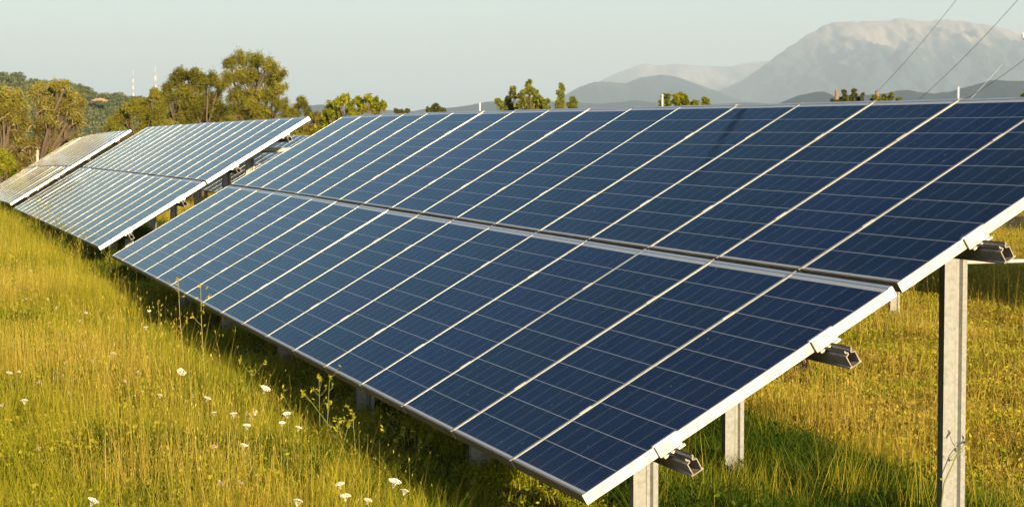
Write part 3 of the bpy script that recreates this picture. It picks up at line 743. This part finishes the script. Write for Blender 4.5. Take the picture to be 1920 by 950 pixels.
def source(name, V, F, mat, T):             # instance source: never linked to the scene
    o = mesh_obj(name, V, F, mat, tint=T); COL.objects.unlink(o); return o

def blades(n, rad, h0, h1, w, bend, t0, t1, segs=3, lean=.25):
    Vs, Fs, Ts = [], [], []; off = 0
    for i in range(n):
        a = random.uniform(0, 6.283); r = rad * math.sqrt(random.random()); b0 = np.array([r * math.cos(a), r * math.sin(a), -.02])
        h = random.uniform(h0, h1); az = random.uniform(0, 6.283); d = np.array([math.cos(az), math.sin(az), 0]); side = np.array([-d[1], d[0], 0])
        bd = random.uniform(.2, 1) * bend * h; ln = random.uniform(0, lean) * h; tn = random.uniform(t0, t1); ww = w * random.uniform(.6, 1.3)
        for s in range(segs + 1):
            t = s / segs; p = b0 + d * (ln * t + bd * t * t) + np.array([0, 0, h * (t - .25 * bend * t * t)])
            q = ww * (1 - t * .92)
            Vs += [p - side * q, p + side * q]; Ts += [tn * (.8 + .3 * t)] * 2
        for s in range(segs):
            Fs.append((off + 2*s, off + 2*s+1, off + 2*s+3, off + 2*s+2))
        off += 2 * (segs + 1)
    return np.array(Vs), np.array(Fs), np.array(Ts)
def join(*parts):
    V, F, T, o = [], [], [], 0
    for v, f, t in parts: V.append(v); F.append(f + o); T.append(t); o += len(v)
    return np.concatenate(V), np.concatenate(F), np.concatenate(T)
def leaflets(n, rad, h0, h1, L, W, t0, t1):
    r = rad * np.sqrt(RNG.uniform(0, 1, n)); a = RNG.uniform(0, 6.283, n)
    C = np.c_[r * np.cos(a), r * np.sin(a), RNG.uniform(h0, h1, n)]
    Ld = rand_unit(n); return leaf_quads(C, Ld, rand_unit(n), L * RNG.uniform(.5, 1.4, n), W * RNG.uniform(.5, 1.4, n), RNG.uniform(t0, t1, n))
def heads(n, rad, h0, h1, L, w, t0, t1):    # thin stems with a seed head
    Vs, Fs, Ts = blades(n, rad, h0, h1, w, .25, t0, t1, 3, .2)
    tips = Vs.reshape(n, -1, 3)[:, -1]; d = np.tile([0., 0, 1], (n, 1)) + RNG.normal(0, .25, (n, 3)); d /= np.linalg.norm(d, axis=1)[:, None]
    h = leaf_quads(tips, d, rand_unit(n), np.full(n, L), np.full(n, L * .22), RNG.uniform(t0, t1, n))
    return join((Vs, Fs, Ts), h)
G_MEAD = leaf_mat('meadow_blades', [(0, (.04, .07, .006)), (.3, (.18, .22, .014)), (.6, (.38, .345, .022)), (1, (.55, .43, .06))], .38, .7, .34)
G_LUSH = leaf_mat('lush_shaded_blades', [(0, (.010, .028, .004)), (.4, (.034, .074, .009)), (.8, (.10, .14, .014)), (1, (.21, .22, .025))], .35, .9, .3)  # lush green, darkened further so the colour carries the shade under the arrays
G_DRY = leaf_mat('dry_blades', [(0, (.17, .12, .02)), (.4, (.36, .26, .038)), (.75, (.48, .36, .06)), (1, (.58, .47, .13))], .3, .6, .35)
SRC = {
  'mead': [source('meadow_tuft', *p[:2], G_MEAD, p[2]) for p in (join(blades(70, .20, .10, .26, .0032, .6, .15, .75), leaflets(60, .20, .03, .16, .011, .006, .2, .75)) for _ in range(1))][0],
  'forb': None}
def src(name, mat, *parts):
    V, F, T = join(*parts); return source(name, V, F, mat, T)
S_MEAD = SRC['mead']
S_FORB = src('forb_tuft', G_MEAD, leaflets(230, .19, .02, .17, .012, .007, .1, .75), blades(30, .18, .10, .24, .003, .5, .2, .7))
S_STEM = src('stem_tuft', G_DRY, heads(18, .22, .26, .54, .009, .0017, .3, .9), blades(40, .20, .12, .30, .0026, .6, .2, .9))
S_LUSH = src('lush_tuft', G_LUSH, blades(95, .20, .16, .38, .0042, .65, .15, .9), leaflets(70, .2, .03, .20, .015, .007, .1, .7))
S_FINE = src('fine_tuft', G_MEAD, blades(110, .20, .18, .40, .0022, .5, .3, .85))
S_SHORT = src('short_tuft', G_DRY, blades(120, .20, .05, .15, .003, .8, .1, .95), leaflets(40, .2, .02, .08, .014, .007, .0, .6))
S_SHORTG = src('short_green_tuft', G_MEAD, blades(110, .20, .06, .17, .0032, .8, .2, .9), leaflets(60, .2, .02, .10, .014, .008, .1, .8))
S_PINK = src('clover_head', plain('clover_pink', (.60, .46, .47), .8), leaflets(14, .010, -.006, .008, .008, .005, .3, .9))

def vnoise(x, y, s, seed=0.0):
    return np.array([noise.noise(Vector((a * s + seed, b * s - seed, seed * .7))) for a, b in zip(x, y)])
zones = []
def cand(dens, x0, x1, y0, y1):
    n = int(dens * (x1 - x0) * (y1 - y0)); return RNG.uniform(x0, x1, n), RNG.uniform(y0, y1, n)
xs, ys = [], []
for dens, x0, x1, y0, y1 in ((75, 8, 16.8, -3.6, 4.2), (48, -4, 8, -6, 4), (30, -4, 15.5, 4, 12), (24, 15.5, 20, 4, 12), (14, -4, 16, 12, 24), (24, -22, -4, -8.5, 4), (14, -24, -4, 4, 20), (9, -50, -22, -14, 30), (3.0, -90, -50, -20, 45)):
    a, b_ = cand(dens, x0, x1, y0, y1); xs.append(a); ys.append(b_)
gxp, gyp = np.concatenate(xs), np.concatenate(ys)
pz = ground_z(gxp, gyp)
pr = proj(np.c_[gxp, gyp, pz + .15])
ok = (pr[:, 2] > 3) & (pr[:, 0] > -70) & ((pr[:, 0] < 1990) | ((pr[:, 0] < 3000) & (RNG.uniform(0, 1, len(gxp)) < .55))) & (pr[:, 1] < 1040)
# thin out what stands well behind the near array's panels
inpan = (pr[:, 0] > 480) & (pr[:, 0] < 1560) & (pr[:, 1] < 700) & (gyp > 1.0) & (gxp < 13)
ok &= ~(inpan & (RNG.uniform(0, 1, len(gxp)) < .7))
gxp, gyp, pz, dep = gxp[ok], gyp[ok], pz[ok], pr[ok, 2]
N_ = len(gxp)
n1 = vnoise(gxp, gyp, .55, 3.3); n2 = vnoise(gxp, gyp, 1.7, 8.1); u_ = RNG.uniform(0, 1, N_)
left = gyp < .15
edge = left & (gyp > -.85)
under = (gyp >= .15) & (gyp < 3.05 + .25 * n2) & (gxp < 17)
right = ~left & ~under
kind = np.full(N_, -1)
# 0 mead 1 forb 2 stem 3 lush 4 fine 5 short dry 6 short green
kind[left] = np.where(u_[left] < .17 - .25 * n1[left], 1, np.where(u_[left] < .55, 0, np.where(n1[left] + .5 * n2[left] > .05, 2, np.where(u_[left] > .86, 3, 4))))
kind[edge] = np.where(u_[edge] < .5, 4, np.where(u_[edge] < .75, 3, np.where(u_[edge] < .9, 0, 2)))
nearlow = under & (gyp < .95) & (gxp > -1.5)
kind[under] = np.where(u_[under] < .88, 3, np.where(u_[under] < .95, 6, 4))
kind[nearlow] = np.where(u_[nearlow] < .16, 6, -1)
kind[right] = np.where(u_[right] < .62 + .3 * n1[right], 5, np.where(u_[right] < .93, 6, 2))
far_ = np.clip((dep - 18) / 30, 0, 1.6)
S0 = (1 + .55 * far_) * RNG.uniform(.75, 1.3, N_)
hs = np.where(edge, np.where(gyp > -.4, .36, .75) * RNG.uniform(.6, 1.45, N_) + .25 * sstep(-gxp, -6, 2), RNG.uniform(.7, 1.35, N_)) * (1 + .45 * n1)
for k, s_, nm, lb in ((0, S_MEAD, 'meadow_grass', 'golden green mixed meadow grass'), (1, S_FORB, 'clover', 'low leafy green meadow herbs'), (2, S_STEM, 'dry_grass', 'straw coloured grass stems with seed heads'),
                      (3, S_LUSH, 'lush_grass', 'tall green grass under the arrays, shade put into its colour'), (4, S_FINE, 'fine_grass', 'fine green grass along the low edge of the arrays'),
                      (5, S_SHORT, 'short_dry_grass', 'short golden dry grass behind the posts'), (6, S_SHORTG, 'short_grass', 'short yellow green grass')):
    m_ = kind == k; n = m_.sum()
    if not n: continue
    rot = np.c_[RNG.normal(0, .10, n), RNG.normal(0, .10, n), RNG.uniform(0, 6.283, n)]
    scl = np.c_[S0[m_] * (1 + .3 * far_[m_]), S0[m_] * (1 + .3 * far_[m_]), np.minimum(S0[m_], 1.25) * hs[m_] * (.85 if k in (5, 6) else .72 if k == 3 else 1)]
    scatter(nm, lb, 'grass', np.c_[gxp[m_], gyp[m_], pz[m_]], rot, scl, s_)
# pink clover heads dotted over the lit meadow
m_ = (kind <= 1) & (gyp < -.4) & (RNG.uniform(0, 1, N_) < .10) & (n2 > -.15)
n = m_.sum(); s3 = RNG.uniform(.7, 1.3, n)
scatter('clover_flowers', 'tiny pale pink clover flowers dotted over the meadow', 'flowers', np.c_[gxp[m_] + RNG.uniform(-.1, .1, n), gyp[m_] + RNG.uniform(-.1, .1, n), pz[m_] + RNG.uniform(.2, .28, n)],
        np.c_[RNG.normal(0, .3, n), RNG.normal(0, .3, n), RNG.uniform(0, 6, n)], np.c_[s3, s3, s3], S_PINK)

# forest on the near left hill
L_HILL = leaf_mat('hill_forest_leaves', [(0, (.045, .062, .026)), (.4, (.09, .112, .045)), (.8, (.17, .18, .07)), (1, (.23, .22, .08))], .25, .02, .35)
n = 420
Cc = rand_unit(n) * (RNG.uniform(.35, 1, (n, 1)) ** .5) * np.array([1, 1, .9]) + RNG.normal(0, .08, (n, 3))
S_TREE = source('forest_crown', *(lambda q: (q[0], q[1], L_HILL, q[2]))(leaf_quads(Cc, rand_unit(n), rand_unit(n), np.full(n, .13), np.full(n, .09), RNG.uniform(.2, .8, n))))
hv = np.zeros(len(hillo.data.vertices) * 3); hillo.data.vertices.foreach_get('co', hv); hv = hv.reshape(160, -1, 3)
I = RNG.uniform(0, 158.9, 4600); J = RNG.uniform(0, 29.5, 4600)
i0, j0 = I.astype(int), J.astype(int); fi, fj = (I - i0)[:, None], (J - j0)[:, None]
hp = (hv[i0, j0] * (1 - fi) * (1 - fj) + hv[i0 + 1, j0] * fi * (1 - fj) + hv[i0, j0 + 1] * (1 - fi) * fj + hv[i0 + 1, j0 + 1] * fi * fj)
pp_ = proj(hp); clear_ = ~((np.abs(pp_[:, 0] - 186) < 17) & (np.abs(pp_[:, 1] - 190) < 5) & (RNG.uniform(0, 1, len(hp)) < .75))
hp = hp[clear_]; s3 = RNG.uniform(1.0, 2.3, len(hp)); hp[:, 2] += s3 * .5
scatter('forest', 'dark green forest covering the near hill', 'forest', hp, np.c_[np.zeros(len(hp)), np.zeros(len(hp)), RNG.uniform(0, 6, len(hp))], np.c_[s3, s3, s3 * RNG.uniform(.8, 1.2, len(hp))], S_TREE)
# bare orange cut in the hillside
cx = at(185, 186, 470); mb = MB()
cutp = [(170, 188.6), (173, 186.4), (176, 187.2), (180, 184.6), (184, 184.9), (187, 183.4), (191, 184.6), (195, 184.9), (198, 187), (203, 188.6), (201, 190.4), (197, 189.6), (194, 190.8), (190, 187.8), (186, 188.9), (182, 187.4), (178, 189.8), (174, 188.8)]
A_ = [at(px, py, 476) for px, py in cutp]; B_ = [at(px, py, 482) for px, py in cutp]
k = len(cutp); vs = [tuple(p - cx) for p in A_] + [tuple(p - cx) for p in B_]
o = mesh_obj('earth_cut', vs, [tuple(range(k))] + [(i, k + i, k + (i + 1) % k, (i + 1) % k) for i in range(k)] + [tuple(range(k, 2 * k))[::-1]], plain('orange_earth', (.36, .22, .14), 1))
o.location = cx.tolist(); tag(o, kind='structure')

# ------------------------------------------------------------------ flowers and tall weeds (single plants)
M_UMB = plain('umbel_white', (.80, .78, .66), .8); M_STALK = plain('green_stalk', (.16, .17, .03), .8); M_DSTALK = plain('dry_stalk', (.32, .24, .07), .9)
def umbel_mesh():
    mb = MB()
    for i in range(46):
        r = .042 * math.sqrt(i / 46); a = i * 2.4; x, y = r * math.cos(a), r * math.sin(a); z = .012 - 6 * r * r + random.uniform(-.003, .003)
        rr = random.uniform(.0045, .008); b0 = len(mb.v)
        for q in range(6): mb.v.append((x + rr * math.cos(q * 1.047), y + rr * math.sin(q * 1.047), z + random.uniform(-.002, .002)))
        mb.v.append((x, y, z + .004)); mb.v.append((x, y, z - .006))
        for q in range(6): mb.f.append((b0 + q, b0 + (q + 1) % 6, b0 + 6)); mb.f.append((b0 + (q + 1) % 6, b0 + q, b0 + 7))
        if i % 9 == 0: mb.tube([(0, 0, -.05), (x * .7, y * .7, -.015), (x, y, z - .004)], .0012, 3, False)
    return mb
um = umbel_mesh().obj('flower_head', M_UMB); ME_UMB = um.data; bpy.data.objects.remove(um)
def carrot(px, py, size, label, tilt=(0, 0), group=None, h=.30, half=None):
    size *= .66
    X = at_z(px, py, h); X[2] = h
    if half is not None: X = at(px, py, half)
    gz_ = float(ground_z(X[0], X[1])); X0 = np.array([X[0] + random.uniform(-.04, .04), X[1] + random.uniform(-.04, .04), gz_])
    root = empty('wild_carrot', X0.tolist(), label, 'flower', group)
    rel = X - X0; mb = MB()
    mb.tube([(0, 0, -.03), tuple(rel * .5 + np.array([.01, .01, 0])), tuple(rel + np.array([0, 0, -.045 * size]))], [.003, .0026, .0022], 5)
    mb.tube([tuple(rel * .45), tuple(rel * .45 + np.array([.05, .03, .07]))], .0015, 4); mb.obj('stem', M_STALK, root)
    o = bpy.data.objects.new('flower_head', ME_UMB); COL.objects.link(o); o.parent = root
    o.location = rel.tolist(); o.scale = (size, size, size); o.rotation_euler = (tilt[0] + random.uniform(-.25, .25), tilt[1] + random.uniform(-.25, .25), random.uniform(0, 6))
GC = 'wild carrot flowers in the meadow'; LC = 'small white wild carrot flower among the golden grass'
carrot(340, 697, 1.15, 'largest round white flower head, facing the camera in the left meadow', (0, 1.0))
carrot(498, 728, 1.25, 'bright white flat flower head beside the dark shade under the array', (0, .35))
carrot(740, 902, 1.15, 'white flower head lowest right, just left of the dark shade', (0, .3))
carrot(175, 938, 1.0, 'white flower head at the bottom edge, near the left corner', (0, .3))
for px, py, s in ((213, 662, .9), (274, 613, .8), (46, 750, .8), (18, 699, .9), (389, 746, .85), (463, 797, .85), (457, 834, .85), (401, 773, .6), (438, 775, .8), (258, 697, .6), (538, 775, .9),
                  (529, 792, .7), (560, 801, .75), (637, 907, .85), (648, 929, .9), (759, 919, .7), (559, 938, .8), (690, 937, .7), (280, 583, .6), (90, 560, .5), (150, 600, .5), (300, 740, .6), (120, 680, .5)):
    carrot(px, py, s, LC, (0, .25), GC)
def stalk_plant(name, label, px_base, py_base, z_or_depth, pts, mat, branches, rad=.004, group=None, headm=None, seed=0, leaves=0):
    rnd = random.Random(seed)
    X = at_z(px_base, py_base, .05); X[2] = float(ground_z(X[0], X[1])); dep_ = float((X - CW) @ RW[2])
    root = empty(name, X.tolist(), label, 'weed', group)
    P_ = [np.zeros(3)] + [at(px, py, dep_) - X for px, py in pts]
    mb = MB(); mb.tube([tuple(p) for p in P_], np.linspace(rad, rad * .45, len(P_)).tolist(), 5)
    tips = [P_[-1]]
    for _ in range(branches):
        i = rnd.randint(max(0, len(P_) - 3), len(P_) - 2) if len(P_) > 2 else 0
        t = rnd.random(); a = P_[i] * (1 - t) + P_[i + 1] * t; L = rnd.uniform(.06, .16)
        az = rnd.uniform(0, 6.28); d = np.array([math.cos(az) * .6, math.sin(az) * .6, .7]); e = a + d * L
        mb.tube([tuple(a), tuple((a + e) / 2 + np.array([0, 0, -.01])), tuple(e)], [rad * .5, rad * .4, rad * .3], 4); tips.append(e)
    mb.obj('stem', mat, root)
    C, n_ = [], 0
    for i in range(len(P_) - 1):
        for _ in range(leaves):
            t = rnd.random(); C.append(P_[i] * (1 - t) + P_[i + 1] * t + np.array([rnd.uniform(-.05, .05), rnd.uniform(-.05, .05), rnd.uniform(-.02, .02)]))
    for e in tips: 
        for _ in range(5): C.append(e + np.array([rnd.uniform(-.01, .01), rnd.uniform(-.01, .01), rnd.uniform(-.03, .01)]))
    C = np.array(C); n_ = len(C)
    V, Fc, T = leaf_quads(C, rand_unit(n_), rand_unit(n_), np.full(n_, .009 if not leaves else .014), np.full(n_, .004 if not leaves else .006), RNG.uniform(.3, .9, n_))
    mesh_obj('leaves', V, Fc, headm or G_DRY, root, tint=T)
stalk_plant('tall_weed', 'tallest dry reddish stalk standing against the near array low edge', 345, 735, 0, [(343, 660), (337, 590), (334, 520)], M_DSTALK, 5, .0038, headm=G_DRY, seed=1, leaves=6)
stalk_plant('tall_weed', 'dry stalk with a side spike, right of the tallest stalk', 386, 770, 0, [(383, 690), (378, 610), (376, 536)], M_DSTALK, 4, .0036, headm=G_DRY, seed=2, leaves=5)
stalk_plant('tall_weed', 'thin dry weed below the two tall stalks', 305, 720, 0, [(300, 640), (296, 566)], M_DSTALK, 3, .003, headm=G_DRY, seed=3, leaves=4)
stalk_plant('tall_weed', 'budding stalk before the dark post at the bottom', 885, 962, 0, [(884, 935), (886, 895)], M_STALK, 2, .004, headm=G_DRY, seed=4, leaves=2)
stalk_plant('tall_weed', 'slender weed crossing the foot of the right rear post', 1748, 1000, 0, [(1770, 905), (1795, 850), (1812, 828)], M_STALK, 2, .004, headm=G_MEAD, seed=5, leaves=3)
GW = 'wiry green weeds in front of the dark shade'; LW = 'wiry bare green weed leaning out before the dark shade'
for i, (bx, by, tx, ty) in enumerate(((600, 830, 598, 700), (612, 835, 618, 705), (640, 850, 655, 790), (668, 860, 660, 770), (690, 870, 735, 780), (700, 880, 755, 815), (650, 850, 570, 735), (480, 780, 470, 690), (560, 800, 530, 740), (770, 910, 790, 830))):
    stalk_plant('wiry_weed', LW, bx, by, 0, [((bx * .6 + tx * .4), by * .55 + ty * .45), (tx, ty)], M_STALK, 6, .0035, GW, G_MEAD, 20 + i, 2)
GL = 'leafy weeds along the middle array'; LL = 'leafy green weed growing up against the middle array low edge'
for i, (bx, by, tx, ty) in enumerate(((90, 455, 92, 385), (108, 465, 110, 405), (75, 450, 74, 378), (125, 480, 130, 425), (148, 495, 152, 440), (165, 500, 170, 455), (120, 478, 116, 420), (200, 520, 205, 470), (240, 540, 244, 490), (60, 445, 58, 400))):
    stalk_plant('leafy_weed', LL, bx, by, 0, [((bx + tx) / 2, (by + ty) / 2), (tx, ty)], M_STALK, 8, .005, GL, G_MEAD, 50 + i, 26)

# ------------------------------------------------------------------ haze: one closed box of even air
HX0, HX1, HY0, HY1, HZ0, HZ1 = -29500, 8500, -19500, 19500, -8.0, 560
mb = MB(); mb.box(HX0, HX1, HY0, HY1, HZ0, HZ1)
hz = bpy.data.materials.new('haze'); hz.use_nodes = True; n = hz.node_tree.nodes; l = hz.node_tree.links
n.remove(n['Principled BSDF']); pv = n.new('ShaderNodeVolumePrincipled')
pv.inputs['Color'].default_value = (.65, .81, 1.0, 1); pv.inputs['Density'].default_value = 1.3e-4; pv.inputs['Anisotropy'].default_value = 0.0
l.new(pv.outputs[0], n['Material Output'].inputs['Volume'])
tag(mb.obj('haze', hz), 'pale blue haze over the whole valley', 'haze', kind='stuff')
